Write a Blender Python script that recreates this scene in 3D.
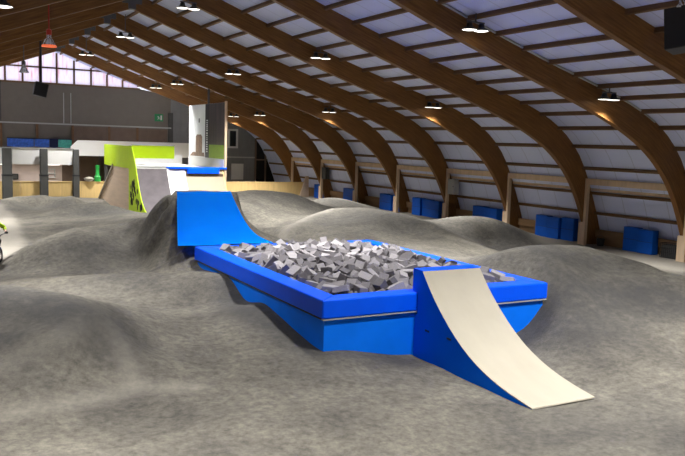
import bpy, bmesh, math, random
import numpy as np
from mathutils import Vector, Matrix

S = bpy.context.scene
for o in list(bpy.data.objects):
    bpy.data.objects.remove(o)
COL = S.collection
random.seed(7)

# ------------------------------------------------------------------ camera
FPX, PIT, YAW, ROL, CH = 766.27, 0.1098003, 0.5043132, 0.0306342, 4.05
fw = Vector((math.sin(YAW)*math.cos(PIT), math.cos(YAW)*math.cos(PIT), -math.sin(PIT)))
rt = fw.cross(Vector((0, 0, 1))).normalized()
up = rt.cross(fw)
r2 = rt*math.cos(ROL) + up*math.sin(ROL)
u2 = -rt*math.sin(ROL) + up*math.cos(ROL)
cam_d = bpy.data.cameras.new('camera')
cam = bpy.data.objects.new('camera', cam_d)
COL.objects.link(cam)
cam.matrix_world = Matrix(((r2.x, u2.x, -fw.x, 0), (r2.y, u2.y, -fw.y, 0), (r2.z, u2.z, -fw.z, CH), (0, 0, 0, 1)))
cam_d.sensor_width = 36
cam_d.lens = FPX*36/685
cam_d.clip_end = 300
S.camera = cam


def pz(x, y, z):
    """photo pixel -> point at height z"""
    d = r2*((x-342.5)/FPX) - u2*((y-228)/FPX) + fw
    t = (z-CH)/d.z
    return (d.x*t, d.y*t, z)


# ------------------------------------------------------------------ world, exposure
W = bpy.data.worlds.new('overcast_sky')
S.world = W
W.use_nodes = True
bg = W.node_tree.nodes['Background']
bg.inputs[0].default_value = (0.86, 0.90, 1.0, 1)
bg.inputs[1].default_value = 1.5
S.view_settings.view_transform = 'Standard'
S.view_settings.look = 'None'
S.view_settings.gamma = 1
S.view_settings.use_curve_mapping = False
S.view_settings.exposure = 0.15
LAMP_W = 500          # each pair of high-bay lamps
LAMP_C = (1.0, 0.98, 0.955)

# ------------------------------------------------------------------ materials
M = {}


def mat(name, col, rough=0.6, spec=0.4, metal=0.0):
    m = bpy.data.materials.new(name)
    m.use_nodes = True
    b = m.node_tree.nodes['Principled BSDF']
    b.inputs['Base Color'].default_value = (*col, 1)
    b.inputs['Roughness'].default_value = rough
    b.inputs['Specular IOR Level'].default_value = spec
    b.inputs['Metallic'].default_value = metal
    M[name] = m
    return m


def nodes(m):
    nt = m.node_tree
    return nt, nt.nodes, nt.links, nt.nodes['Principled BSDF']


def noise_col(m, c1, c2, scale=(1, 1, 1), nscale=5, detail=6, lo=.3, hi=.7, bump=0, bdist=.02, coord='Object', rough=.6):
    nt, N, L, b = nodes(m)
    tc = N.new('ShaderNodeTexCoord')
    mp = N.new('ShaderNodeMapping')
    mp.inputs['Scale'].default_value = scale
    L.new(tc.outputs[coord], mp.inputs[0])
    n = N.new('ShaderNodeTexNoise')
    n.inputs['Scale'].default_value = nscale
    n.inputs['Detail'].default_value = detail
    n.inputs['Roughness'].default_value = rough
    L.new(mp.outputs[0], n.inputs[0])
    r = N.new('ShaderNodeValToRGB')
    r.color_ramp.elements[0].position = lo
    r.color_ramp.elements[1].position = hi
    r.color_ramp.elements[0].color = (*c1, 1)
    r.color_ramp.elements[1].color = (*c2, 1)
    L.new(n.outputs[0], r.inputs[0])
    L.new(r.outputs[0], b.inputs['Base Color'])
    if bump:
        bp = N.new('ShaderNodeBump')
        bp.inputs['Strength'].default_value = bump
        bp.inputs['Distance'].default_value = bdist
        L.new(n.outputs[0], bp.inputs['Height'])
        L.new(bp.outputs[0], b.inputs['Normal'])
    return n, r


def plain(name, c, var=.12, rough=.6, spec=.4, nscale=2.0, **k):
    m = mat(name, c, rough, spec)
    noise_col(m, tuple(x*(1-var) for x in c), tuple(min(1, x*(1+var)) for x in c), nscale=nscale, **k)
    return m


plain('blue_vinyl', (.001, .10, .98), .06, .4, .14, bump=.12, bdist=.05)
plain('blue_paint', (.001, .18, .95), .05, .55, .15)
plain('blue_side', (.0003, .17, 1.0), .03, .6, .06)
plain('blue_landing', (.0003, .26, 1.0), .03, .8, .02)
plain('blue_mat', (.003, .095, .52), .1, .5, .2)
plain('lime', (.50, .72, .01), .05, .5, .35)
plain('birch', (.345, .315, .25), .05, .55, .3, scale=(1, .12, 1))
plain('roll_birch', (.32, .255, .175), .04, .55, .3)
plain('plywood', (.64, .50, .37), .10, .6, .3, scale=(.25, .25, 3))
plain('white_board', (.60, .595, .58), .03, .5, .4)
plain('parapet_white', (.84, .835, .82), .02, .5, .3)
plain('yellow_ply', (.66, .47, .20), .10, .6, .3, scale=(2, 2, .3), nscale=3)
plain('skate_grey', (.105, .092, .098), .15, .7, .2)
plain('deck_grey', (.52, .51, .50), .06, .6, .3)
plain('pillar_grey', (.075, .075, .072), .1, .8, .2)
plain('pink_wall', (.66, .55, .50), .05, .8, .2)
plain('brown_wall', (.15, .105, .08), .12, .7, .2)
plain('end_beige', (.165, .145, .125), .05, .8, .2)
plain('end_grey', (.20, .20, .205), .06, .7, .3)
plain('bay_shade_black', (.012, .011, .011), .2, .8, .2)
plain('steel', (.09, .09, .10), .15, .4, .5)
plain('black_metal', (.012, .012, .014), .1, .45, .5)
plain('chrome', (.75, .75, .76), .05, .18, .5)
M['chrome'].node_tree.nodes['Principled BSDF'].inputs['Metallic'].default_value = 1
plain('post_wood', (.66, .50, .34), .12, .6, .3, scale=(2, 2, .3))
plain('girt_wood', (.15, .078, .034), .15, .6, .3, scale=(2, .2, 2))
plain('green_sign', (.01, .22, .07), .05, .5)
plain('green_plastic', (.02, .30, .05), .1, .4)
plain('teal_print', (.10, .55, .42), .3, .5, nscale=8)
plain('banner_blue', (.05, .16, .62), .35, .5, nscale=6)
plain('navy', (.01, .015, .07), .1, .6)
plain('cabinet_grey', (.42, .42, .40), .05, .5)
plain('skin', (.55, .33, .23), .05, .5)
plain('black_cloth', (.015, .015, .018), .1, .8)
plain('rubber', (.012, .012, .012), .1, .7)
plain('red_enamel', (.50, .03, .015), .08, .35)
plain('print_white', (.82, .84, .85), .08, .45, nscale=1.2)
plain('print_dark', (.055, .04, .03), .5, .45, nscale=1.5, scale=(1, 2.5, .4), detail=8)
plain('print_brown', (.20, .13, .09), .4, .5, nscale=4)
plain('print_grass', (.24, .38, .015), .2, .5, nscale=9)
plain('print_black', (.01, .01, .01), .1, .45)
plain('kick_board', (.25, .155, .08), .2, .7, .2, scale=(1, .3, 2))


def foam(name, c):
    m = plain(name, c, .10, .95, .1, nscale=30, bump=.3, bdist=.01)
    return m


foam('foam_light', (.32, .305, .315))
foam('foam_mid', (.225, .213, .222))
foam('foam_dark', (.13, .122, .13))

# frosted gable glazing with faint pink streaks
m = mat('frosted_pane', (.9, .85, .9), .4)
nt, N, L, b = nodes(m)
n, r = noise_col(m, (.95, .90, .97), (.80, .30, .32), scale=(3.4, 1, .35), nscale=1.8, lo=.53, hi=.80)
tr = N.new('ShaderNodeBsdfTranslucent')
L.new(r.outputs[0], tr.inputs[0])
mx = N.new('ShaderNodeMixShader')
mx.inputs[0].default_value = .9
L.new(b.outputs[0], mx.inputs[1])
L.new(tr.outputs[0], mx.inputs[2])
L.new(mx.outputs[0], N['Material Output'].inputs[0])

# dark glass
m = mat('dark_glass', (.02, .022, .025), .08, .6)
# emissive lamp lens
m = mat('lamp_lens', (1, .95, .85), .3)
m.node_tree.nodes['Principled BSDF'].inputs['Emission Color'].default_value = (1, .95, .86, 1)
m.node_tree.nodes['Principled BSDF'].inputs['Emission Strength'].default_value = 3.0
m = mat('red_lens', (.8, .15, .06), .3)
m.node_tree.nodes['Principled BSDF'].inputs['Emission Color'].default_value = (1, .2, .08, 1)
m.node_tree.nodes['Principled BSDF'].inputs['Emission Strength'].default_value = .6

# glulam: lamellas by uv (u along the rib in metres, v across in metres)
m = mat('glulam', (.3, .16, .06), .5, .3)
nt, N, L, b = nodes(m)
tc = N.new('ShaderNodeTexCoord')
mp = N.new('ShaderNodeMapping')
mp.inputs['Scale'].default_value = (.5, 9, 1)
L.new(tc.outputs['UV'], mp.inputs[0])
n1 = N.new('ShaderNodeTexNoise')
n1.inputs['Scale'].default_value = 2.2
n1.inputs['Detail'].default_value = 7
L.new(mp.outputs[0], n1.inputs[0])
r1 = N.new('ShaderNodeValToRGB')
r1.color_ramp.elements[0].position = .3
r1.color_ramp.elements[1].position = .72
r1.color_ramp.elements[0].color = (.135, .056, .014, 1)
r1.color_ramp.elements[1].color = (.265, .125, .034, 1)
L.new(n1.outputs[0], r1.inputs[0])
L.new(r1.outputs[0], b.inputs['Base Color'])
sx = N.new('ShaderNodeSeparateXYZ')
L.new(tc.outputs['UV'], sx.inputs[0])
mm = N.new('ShaderNodeMath')
mm.operation = 'MULTIPLY'
mm.inputs[1].default_value = 1/.045*math.pi
L.new(sx.outputs[1], mm.inputs[0])
sn = N.new('ShaderNodeMath')
sn.operation = 'SINE'
L.new(mm.outputs[0], sn.inputs[0])
ab = N.new('ShaderNodeMath')
ab.operation = 'ABSOLUTE'
L.new(sn.outputs[0], ab.inputs[0])
pw = N.new('ShaderNodeMath')
pw.operation = 'POWER'
pw.inputs[1].default_value = .25
L.new(ab.outputs[0], pw.inputs[0])
bp = N.new('ShaderNodeBump')
bp.inputs['Strength'].default_value = .3
bp.inputs['Distance'].default_value = .004
L.new(pw.outputs[0], bp.inputs['Height'])
L.new(bp.outputs[0], b.inputs['Normal'])

# white sheet panels with seams every 1.1 m along the hall
m = mat('roof_sheet', (.72, .71, .74), .55, .3)
nt, N, L, b = nodes(m)
tc = N.new('ShaderNodeTexCoord')
sx = N.new('ShaderNodeSeparateXYZ')
L.new(tc.outputs['Object'], sx.inputs[0])
mo = N.new('ShaderNodeMath')
mo.operation = 'PINGPONG'
mo.inputs[1].default_value = .55
L.new(sx.outputs[1], mo.inputs[0])
rr = N.new('ShaderNodeValToRGB')
rr.color_ramp.elements[0].position = 0
rr.color_ramp.elements[1].position = .035
rr.color_ramp.elements[0].color = (.48, .52, .68, 1)
rr.color_ramp.elements[1].color = (.66, .72, .95, 1)
L.new(mo.outputs[0], rr.inputs[0])
L.new(rr.outputs[0], b.inputs['Base Color'])

# asphalt track: grain, blotches, dust and painted shade from point attributes
m = mat('asphalt', (.2, .19, .18), .85, .25)
nt, N, L, b = nodes(m)
tc = N.new('ShaderNodeTexCoord')


def tex_noise(scale, detail=6, rough=.6, sc=(1, 1, 1), dist=0):
    mp_ = N.new('ShaderNodeMapping')
    mp_.inputs['Scale'].default_value = sc
    L.new(tc.outputs['Object'], mp_.inputs[0])
    n_ = N.new('ShaderNodeTexNoise')
    n_.inputs['Scale'].default_value = scale
    n_.inputs['Detail'].default_value = detail
    n_.inputs['Roughness'].default_value = rough
    n_.inputs['Distortion'].default_value = dist
    L.new(mp_.outputs[0], n_.inputs[0])
    return n_


def mixc(fac, a, c, mode='MIX'):
    q = N.new('ShaderNodeMix')
    q.data_type = 'RGBA'
    q.blend_type = mode
    for i, v in ((0, fac), (6, a), (7, c)):
        if isinstance(v, (int, float)):
            q.inputs[i].default_value = v
        elif isinstance(v, tuple):
            q.inputs[i].default_value = (*v, 1)
        else:
            L.new(v, q.inputs[i])
    return q.outputs[2]


def ramp(src, p0, p1, c0=(0, 0, 0), c1=(1, 1, 1)):
    q = N.new('ShaderNodeValToRGB')
    q.color_ramp.elements[0].position = p0
    q.color_ramp.elements[1].position = p1
    q.color_ramp.elements[0].color = (*c0, 1)
    q.color_ramp.elements[1].color = (*c1, 1)
    L.new(src, q.inputs[0])
    return q.outputs[0]


nb = tex_noise(.55, 7, .62, dist=.6)
ng = tex_noise(7, 8, .75)
nf = tex_noise(38, 3, .7)
base = ramp(nb.outputs[0], .32, .70, (.076, .070, .061), (.172, .159, .131))
grain = ramp(ng.outputs[0], .33, .70, (.50, .50, .50), (1.36, 1.35, 1.32))
c = mixc(1.0, base, grain, 'MULTIPLY')
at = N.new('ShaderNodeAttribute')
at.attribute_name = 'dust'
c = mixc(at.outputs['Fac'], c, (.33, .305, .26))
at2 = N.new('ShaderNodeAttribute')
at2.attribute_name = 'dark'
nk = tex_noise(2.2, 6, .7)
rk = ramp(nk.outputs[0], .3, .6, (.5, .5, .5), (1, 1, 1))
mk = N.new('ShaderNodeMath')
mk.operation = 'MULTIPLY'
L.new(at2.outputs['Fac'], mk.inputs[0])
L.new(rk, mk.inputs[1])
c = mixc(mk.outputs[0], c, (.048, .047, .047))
L.new(c, b.inputs['Base Color'])
bp = N.new('ShaderNodeBump')
bp.inputs['Strength'].default_value = .55
bp.inputs['Distance'].default_value = .035
ad = N.new('ShaderNodeMath')
ad.operation = 'ADD'
L.new(ng.outputs[0], ad.inputs[0])
L.new(nf.outputs[0], ad.inputs[1])
L.new(ad.outputs[0], bp.inputs['Height'])
L.new(bp.outputs[0], b.inputs['Normal'])


# ------------------------------------------------------------------ object helpers
def link(name, me, m=None, parent=None):
    if m:
        for q in (m if isinstance(m, (list, tuple)) else [m]):
            me.materials.append(M[q])
    o = bpy.data.objects.new(name, me)
    COL.objects.link(o)
    if parent:
        o.parent = parent
    return o


def tag(o, label, cat, group=None, kind=None):
    if label:
        o['label'] = label
    if cat:
        o['category'] = cat
    if group:
        o['group'] = group
    if kind:
        o['kind'] = kind
    return o


def thing(name, label, cat, loc=(0, 0, 0), rz=0, group=None):
    o = bpy.data.objects.new(name, None)
    COL.objects.link(o)
    o.location = loc
    o.rotation_euler = (0, 0, rz)
    return tag(o, label, cat, group)


def struct(name, label=None):
    o = bpy.data.objects.new(name, None)
    COL.objects.link(o)
    o['kind'] = 'structure'
    if label:
        o['label'] = label
    return o


class MB:
    def __init__(s):
        s.bm = bmesh.new()

    def box(s, x0, x1, y0, y1, z0, z1, bev=0, mtx=None, mi=0):
        r = bmesh.ops.create_cube(s.bm, size=1)
        vs = r['verts']
        for v in vs:
            v.co = Vector(((x0+x1)/2+v.co.x*(x1-x0), (y0+y1)/2+v.co.y*(y1-y0), (z0+z1)/2+v.co.z*(z1-z0)))
        if bev:
            es = list({e for v in vs for e in v.link_edges})
            rb = bmesh.ops.bevel(s.bm, geom=es, offset=bev, segments=2, affect='EDGES', profile=.5)
            vs = list({v for f in rb['faces'] for v in f.verts} | {v for v in vs if v.is_valid})
        if mtx is not None:
            bmesh.ops.transform(s.bm, matrix=mtx, verts=vs)
        return s

    def tube(s, pts, r, n=8, cap=True):
        """pts: list of Vectors, r: radius or list"""
        pts = [Vector(p) for p in pts]
        rs = r if isinstance(r, (list, tuple)) else [r]*len(pts)
        rings = []
        prev = None
        for i, p in enumerate(pts):
            t = (pts[min(i+1, len(pts)-1)]-pts[max(i-1, 0)]).normalized()
            a = prev if prev is not None else (Vector((0, 0, 1)) if abs(t.z) < .9 else Vector((1, 0, 0)))
            a = (a-t*a.dot(t)).normalized()
            prev = a
            bb = t.cross(a)
            rings.append([s.bm.verts.new(p+(a*math.cos(2*math.pi*k/n)+bb*math.sin(2*math.pi*k/n))*rs[i]) for k in range(n)])
        for i in range(len(rings)-1):
            for k in range(n):
                s.bm.faces.new((rings[i][k], rings[i][(k+1) % n], rings[i+1][(k+1) % n], rings[i+1][k]))
        if cap:
            s.bm.faces.new(rings[0][::-1])
            s.bm.faces.new(rings[-1])
        return s

    def lathe(s, prof, n=20, loc=(0, 0, 0)):
        rings = []
        for r_, z in prof:
            rings.append([s.bm.verts.new((loc[0]+max(r_, 1e-4)*math.cos(2*math.pi*k/n), loc[1]+max(r_, 1e-4)*math.sin(2*math.pi*k/n), loc[2]+z)) for k in range(n)])
        for i in range(len(rings)-1):
            for k in range(n):
                s.bm.faces.new((rings[i][k], rings[i][(k+1) % n], rings[i+1][(k+1) % n], rings[i+1][k]))
        return s

    def torus(s, c, ax, R, r, n=32, k=8):
        ax = Vector(ax).normalized()
        a = ax.orthogonal().normalized()
        bb = ax.cross(a)
        rings = []
        for i in range(n):
            d = a*math.cos(2*math.pi*i/n)+bb*math.sin(2*math.pi*i/n)
            rings.append([s.bm.verts.new(Vector(c)+d*(R+r*math.cos(2*math.pi*j/k))+ax*(r*math.sin(2*math.pi*j/k))) for j in range(k)])
        for i in range(n):
            for j in range(k):
                s.bm.faces.new((rings[i][j], rings[(i+1) % n][j], rings[(i+1) % n][(j+1) % k], rings[i][(j+1) % k]))
        return s

    def prism(s, poly, lo, hi, axis='y'):
        """closed polygon (a,b) extruded along axis. 'y': (x,z); 'x': (y,z); 'z': (x,y)"""
        f = {'y': lambda p, t: (p[0], t, p[1]), 'x': lambda p, t: (t, p[0], p[1]), 'z': lambda p, t: (p[0], p[1], t)}[axis]
        A = [s.bm.verts.new(f(p, lo)) for p in poly]
        B = [s.bm.verts.new(f(p, hi)) for p in poly]
        s.bm.faces.new(A)
        s.bm.faces.new(B[::-1])
        k = len(poly)
        for i in range(k):
            s.bm.faces.new((A[i], B[i], B[(i+1) % k], A[(i+1) % k]))
        return s

    def mesh(s, name, smooth=False):
        bmesh.ops.recalc_face_normals(s.bm, faces=s.bm.faces)
        me = bpy.data.meshes.new(name)
        s.bm.to_mesh(me)
        s.bm.free()
        if smooth:
            me.polygons.foreach_set('use_smooth', [True]*len(me.polygons))
            me.set_sharp_from_angle(angle=math.radians(38))
        return me

    def build(s, name, m, parent=None, smooth=False):
        return link(name, s.mesh(name, smooth), m, parent)


def bx(name, x0, x1, y0, y1, z0, z1, m, parent=None, bev=0):
    return MB().box(x0, x1, y0, y1, z0, z1, bev).build(name, m, parent)


def resample(P, n):
    P = np.array(P, float)
    d = np.r_[0, np.cumsum(np.hypot(*np.diff(P, axis=0).T))]
    t = np.linspace(0, d[-1], n)
    Q = np.c_[np.interp(t, d, P[:, 0]), np.interp(t, d, P[:, 1])]
    for _ in range(6):
        Q[1:-1] = .25*Q[:-2]+.5*Q[1:-1]+.25*Q[2:]
    return Q


# ------------------------------------------------------------------ hall frame
RX = 8.1
INNER = [(8.1, 9.52), (12.21, 8.01), (14.13, 7.30), (16.4, 6.55), (18.98, 5.72), (20.39, 5.24), (21.71, 4.70), (22.63, 4.22), (23.43, 3.64), (24.1, 2.95), (24.6, 2.22), (24.92, 1.5), (25.27, .75), (25.7, -.4)]
OUTER = [(8.1, 10.22), (12.78, 8.50), (15.2, 7.73), (17.86, 6.90), (20.4, 6.20), (21.9, 5.74), (22.95, 5.28), (23.85, 4.70), (24.55, 4.02), (24.98, 3.35), (25.33, 2.62), (25.65, 1.85), (25.98, 1.07), (26.26, .24), (26.42, -.4)]
IN = resample(INNER, 64)
OUT = resample(OUTER, 64)
ARCH_Y = [-1+5*k for k in range(12)]          # -1 .. 54
BAY_Y = ARCH_Y
Y_END = 59.45
Y_BACK = -3.5
HALF = .11


def rib_mesh(sign):
    me = bpy.data.meshes.new('rib')
    V, F, UV = [], [], []
    u = np.r_[0, np.cumsum(np.hypot(*np.diff(OUT, axis=0).T))]
    n = len(IN)
    for i in range(n):
        for (P, y) in ((IN, -HALF), (OUT, -HALF), (OUT, HALF), (IN, HALF)):
            V.append((sign*(P[i][0]-RX), y, P[i][1]))
    dep = [float(np.hypot(*(OUT[i]-IN[i]))) for i in range(n)]
    for i in range(n-1):
        a, c_ = 4*i, 4*i+4
        for k in range(4):
            k2 = (k+1) % 4
            F.append((a+k, a+k2, c_+k2, c_+k))
            vv = [0, dep[i], dep[i]+.2, .2+0] if False else None
            lo, hi = {0: (0, 1), 1: (1, 1.3), 2: (1, 0), 3: (0, -.3)}[k]
            UV += [(u[i], lo*dep[i]), (u[i], hi*dep[i]), (u[i+1], hi*dep[i+1]), (u[i+1], lo*dep[i+1])]
    F.append((0, 1, 2, 3))
    UV += [(0, 0), (0, .7), (.2, .7), (.2, 0)]
    me.from_pydata(V, [], F)
    ul = me.uv_layers.new(name='UVMap')
    for l_, q in zip(ul.data, UV):
        l_.uv = q
    bm = bmesh.new()
    bm.from_mesh(me)
    bmesh.ops.recalc_face_normals(bm, faces=bm.faces)
    bm.to_mesh(me)
    bm.free()
    me.materials.append(M['glulam'])
    return me


RIB_R, RIB_L = rib_mesh(1), rib_mesh(-1)
hinge_me = None
arches = []
ARCH_LABEL = 'curved brown glulam roof arch spanning the hall, steel hinge plate at its ridge'
for k, y in enumerate(ARCH_Y):
    nth = ['first', 'second', 'third', 'fourth', 'fifth', 'sixth', 'seventh', 'eighth', 'ninth', 'tenth', 'eleventh', 'twelfth'][len(ARCH_Y)-1-k]
    a = thing('glulam_arch', 'curved brown glulam roof arch, %s counting from the gable glazing' % nth + (', with grey conduit' if y == 19 else ''), 'beam', (RX, y, 0), 0, 'glulam arches carrying the roof')
    for me in (RIB_R, RIB_L):
        link('rib', me, None, a)
    if hinge_me is None:
        hb = MB().box(-.42, .42, -.15, .15, 9.72, 9.98, .02).box(-.16, .16, -.16, .16, 9.48, 10.0, .02)
        for xx in (-.32, -.2, .2, .32):
            hb.box(xx-.025, xx+.025, -.175, .175, 9.82, 9.87)
        hinge_me = hb.mesh('hinge_plate')
        hinge_me.materials.append(M['steel'])
    link('hinge_plate', hinge_me, None, a)
    arches.append(a)

# roof sheets and purlins following the outer curve
dcum = np.r_[0, np.cumsum(np.hypot(*np.diff(OUT, axis=0).T))]
t24 = float(np.interp(20.08, OUT[:, 0], dcum))
TS = [t for t in (t24+1.165*j for j in range(-20, 12)) if .3 < t < dcum[-1]-.3]
TS = [0.0]+TS+[float(dcum[-1])]
NROW = len(TS)-1


def outp(t):
    return np.array((np.interp(t, dcum, OUT[:, 0]), np.interp(t, dcum, OUT[:, 1])))


def row_mesh(i, y0, y1, sign, purlin):
    """sheet between purlin i and i+1, or purlin i; local to the roof ridge"""
    if purlin:
        t = TS[i]
        p, q = outp(t), outp(min(t+.2, dcum[-1]))
        d = (q-p)/np.hypot(*(q-p))
        nn = np.array((d[1], -d[0]))
        if nn[1] > 0:
            nn = -nn
        poly = [p-d*.045, p+d*.045, p+d*.045+nn*.14, p-d*.045+nn*.14]
    else:
        ts = [TS[i], (TS[i]+TS[i+1])/2, TS[i+1]]
        P = [outp(t) for t in ts]
        d = (P[2]-P[0])/np.hypot(*(P[2]-P[0]))
        nn = np.array((d[1], -d[0]))
        if nn[1] > 0:
            nn = -nn
        poly = [p for p in P]+[p-nn*.04 for p in P[::-1]]
    return MB().prism([(sign*(p[0]-RX), p[1]) for p in poly], y0, y1, 'y')


ceiling = struct('ceiling', 'white sheet roof on brown purlins between the arches')
wall_right = struct('wall_right', 'curved white sheet wall between the arch feet')
wall_left = struct('wall_left', 'curved white sheet wall on the other side')
for i in range(NROW):
    dst = ceiling if outp((TS[i]+TS[i+1])/2)[1] > 2.9 else wall_right
    dpu = ceiling if outp(TS[i])[1] > 2.9 else wall_right
    sh = row_mesh(i, 0, 5, 1, False).mesh('sheet_panel')
    sh.materials.append(M['roof_sheet'])
    pu = row_mesh(i, HALF, 5-HALF, 1, True).mesh('purlin')
    pu.materials.append(M['girt_wood'])
    for y in BAY_Y:
        o = link('sheet_panel', sh, None, dst)
        o.location = (RX, y, 0)
        if dpu is ceiling:
            o = link('purlin', pu, None, dpu)
            o.location = (RX, y, 0)
    dl = ceiling if dst is ceiling else wall_left
    for nm, pf, mm_ in (('sheet_panel', False, 'roof_sheet'), ('purlin', True, 'girt_wood')):
        o = row_mesh(i, Y_BACK, Y_END+(.2 if not pf else 0), -1, pf).build(nm, mm_, dl)
        o.location = (RX, 0, 0)
    o = row_mesh(i, 59, Y_END+.2, 1, False).build('sheet_panel', 'roof_sheet', dst)
    o.location = (RX, 0, 0)
    # near strip behind the photographer
    o = row_mesh(i, Y_BACK, -1, 1, False).build('sheet_panel', 'roof_sheet', dst)
    o.location = (RX, 0, 0)
# girts on the lower wall
for y in BAY_Y:
    for zz in (1.37, 2.25):
        xo = float(np.interp(-zz, -OUT[:, 1], OUT[:, 0]))
        bx('girt', xo-.14, xo+.0, y+HALF, y+5-HALF, zz-.06, zz+.06, 'girt_wood', wall_right)
# brown kick boards at the foot of the right wall, one per bay
for y in BAY_Y:
    for zz in (0, .34):
        b_ = MB().box(25.96-zz*.35, 26.02-zz*.35, y+HALF, y+5-HALF, -.02+zz, .32+zz, .004).build('kick_board', 'kick_board', wall_right)


# end wall (beige and grey, gable glazing) and back wall
def roof_z(x):
    xr = abs(x-RX)+RX
    return float(np.interp(xr, OUT[:, 0], OUT[:, 1]))


wall_end = struct('wall_end', 'beige gable wall with a grey clad corner')
xs_r = [p for p in OUT if p[0] > 14.9]
SILL = 7.7
poly = [(-10.2, -.3)] + [(17.2, -.3), (17.2, roof_z(17.2)), (15.8, roof_z(15.8)), (14.75, SILL), (1.45, SILL)]
poly += [(2*RX-p[0], p[1]) for p in xs_r]
MB().prism(poly, Y_END, Y_END+.2).build('beige_wall', 'end_beige', wall_end)
poly = [(17.2, -.3), (26.4, -.3)] + [tuple(p) for p in OUT[::-1] if p[0] > 17.3] + [(17.2, roof_z(17.2))]
MB().prism(poly, Y_END-.02, Y_END+.2).build('grey_wall', 'end_grey', wall_end)
for k in range(24):
    x = 17.3+.3*k
    if x < 24.3:
        bx('cladding_rib', x-.03, x+.03, Y_END-.06, Y_END-.01, 0, min(roof_z(x)-.05, 6.6), 'end_grey', wall_end)
bx('ledge', -9, 17.2, Y_END-.16, Y_END, 4.78, 4.88, 'cabinet_grey', wall_end)
bx('ledge', 17.2, 24.3, Y_END-.12, Y_END, 2.62, 2.72, 'cabinet_grey', wall_end)
bx('conduit', 4.97, 5.05, Y_END-.1, Y_END, 4.9, 7.65, 'pillar_grey', wall_end)
for x in (9.25, 9.75):
    bx('conduit', x-.025, x+.025, Y_END-.08, Y_END, 4.9, 7.1, 'cabinet_grey', wall_end)
bx('corner_post', 17.0, 17.35, Y_END-.15, Y_END, 0, 6.0, 'pillar_grey', wall_end)
# brown panels and posts under the ledge
for k, (x0, x1) in enumerate([(9.95, 12.35), (12.6, 14.5), (14.65, 16.9)]):
    bx('brown_panel', x0, x1, Y_END-.07, Y_END-.01, 3.0, 4.7, 'brown_wall', wall_end)
for x in (5.0, 7.4, 9.85, 12.48, 14.58):
    bx('wood_stud', x-.09, x+.09, Y_END-.14, Y_END-.01, 2.8, 4.77, 'girt_wood', wall_end)
wall_back = struct('wall_back', 'plain beige wall closing the hall behind the viewpoint')
poly = [(2*RX-p[0], p[1]) for p in OUT[::-1]] + [tuple(p) for p in OUT[1:]]
MB().prism(poly, Y_BACK-.2, Y_BACK).build('beige_wall', 'end_beige', wall_back)

# gable window
win = struct('window_1', 'wide gable glazing with pinkish frosted panes and dark brown mullions')
xm = [1.5, 2.75, 4.1, 5.35, 6.5, 7.65, 8.8, 10.0, 11.2, 12.35, 13.5, 14.7]
for x in xm:
    if roof_z(x)-SILL > .25:
        bx('mullion', x-.06, x+.06, Y_END-.02, Y_END+.12, SILL, roof_z(x)-.05, 'girt_wood', win)
bx('sill', 1.4, 14.8, Y_END-.06, Y_END+.2, SILL-.05, SILL+.06, 'girt_wood', win)
bx('transom', 4.2, 12.0, Y_END-.02, Y_END+.12, 8.78, 8.88, 'girt_wood', win)
for a_, b_ in zip(xm[:-1], xm[1:]):
    tops = (roof_z(a_)+.02, roof_z(b_)+.02)
    mb = MB()
    zt = min(8.78, min(tops))
    if a_ < RX < b_ or min(tops) > 8.9:
        MB().box(a_+.06, b_-.06, Y_END+.04, Y_END+.06, SILL+.06, 8.78).build('pane', 'frosted_pane', win)
        if a_ < RX < b_:
            pl = [(a_+.06, 8.88), (b_-.06, 8.88), (b_-.06, tops[1]), (RX, roof_z(RX)+.02), (a_+.06, tops[0])]
        else:
            pl = [(a_+.06, 8.88), (b_-.06, 8.88), (b_-.06, tops[1]), (a_+.06, tops[0])]
        mb.prism(pl, Y_END+.04, Y_END+.06).build('pane', 'frosted_pane', win)
    else:
        pl = [(a_+.06, SILL+.06), (b_-.06, SILL+.06), (b_-.06, max(tops[1], SILL+.08)), (a_+.06, max(tops[0], SILL+.08))]
        mb.prism(pl, Y_END+.04, Y_END+.06).build('pane', 'frosted_pane', win)

# small window and poster on the grey wall, dark side opening
w2 = struct('window_2', 'small white framed window in the grey cladding')
for q in ((21.9, 22.05, 3.4, 4.95), (22.6, 22.75, 3.4, 4.95), (22.05, 22.6, 3.4, 3.55), (22.05, 22.6, 4.8, 4.95)):
    bx('frame', q[0], q[1], Y_END-.14, Y_END-.03, q[2], q[3], 'white_board', w2)
bx('pane', 22.05, 22.6, Y_END-.08, Y_END-.05, 3.55, 4.8, 'dark_glass', w2)
tag(bx('wall_poster', 22.2, 23.25, Y_END-.17, Y_END-.125, .85, 2.15, 'white_board', bev=.01),
    'blank white poster panel on the grey clad wall', 'poster')
d1 = struct('door_1', 'unlit opening painted dark beside the grey cladding')
bx('bay_shade_panel', 24.35, 26.3, Y_END-.1, Y_END-.03, 0, 4.2, 'bay_shade_black', d1)  # near-black panel puts the shade of the unlit bay into colour
for x in (24.3, 25.2):
    bx('jamb', x-.06, x+.06, Y_END-.2, Y_END-.1, 0, 4.6, 'brown_wall', d1)
bx('cross_rail', 24.36, 25.9, Y_END-.2, Y_END-.1, 2.45, 2.55, 'brown_wall', d1)

# ------------------------------------------------------------------ terrain (floor)
prof_land = resample([(20.72, 1.07), (21.3, 1.07), (21.9, 1.09), (22.4, 1.2), (22.85, 1.38), (23.4, 1.66), (23.85, 1.94), (24.4, 2.33)], 22)
CT = []


def px(*pts):
    for (x, y, z) in pts:
        CT.append(pz(x, y, z))


def wp(*pts):
    CT.extend(pts)


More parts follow.
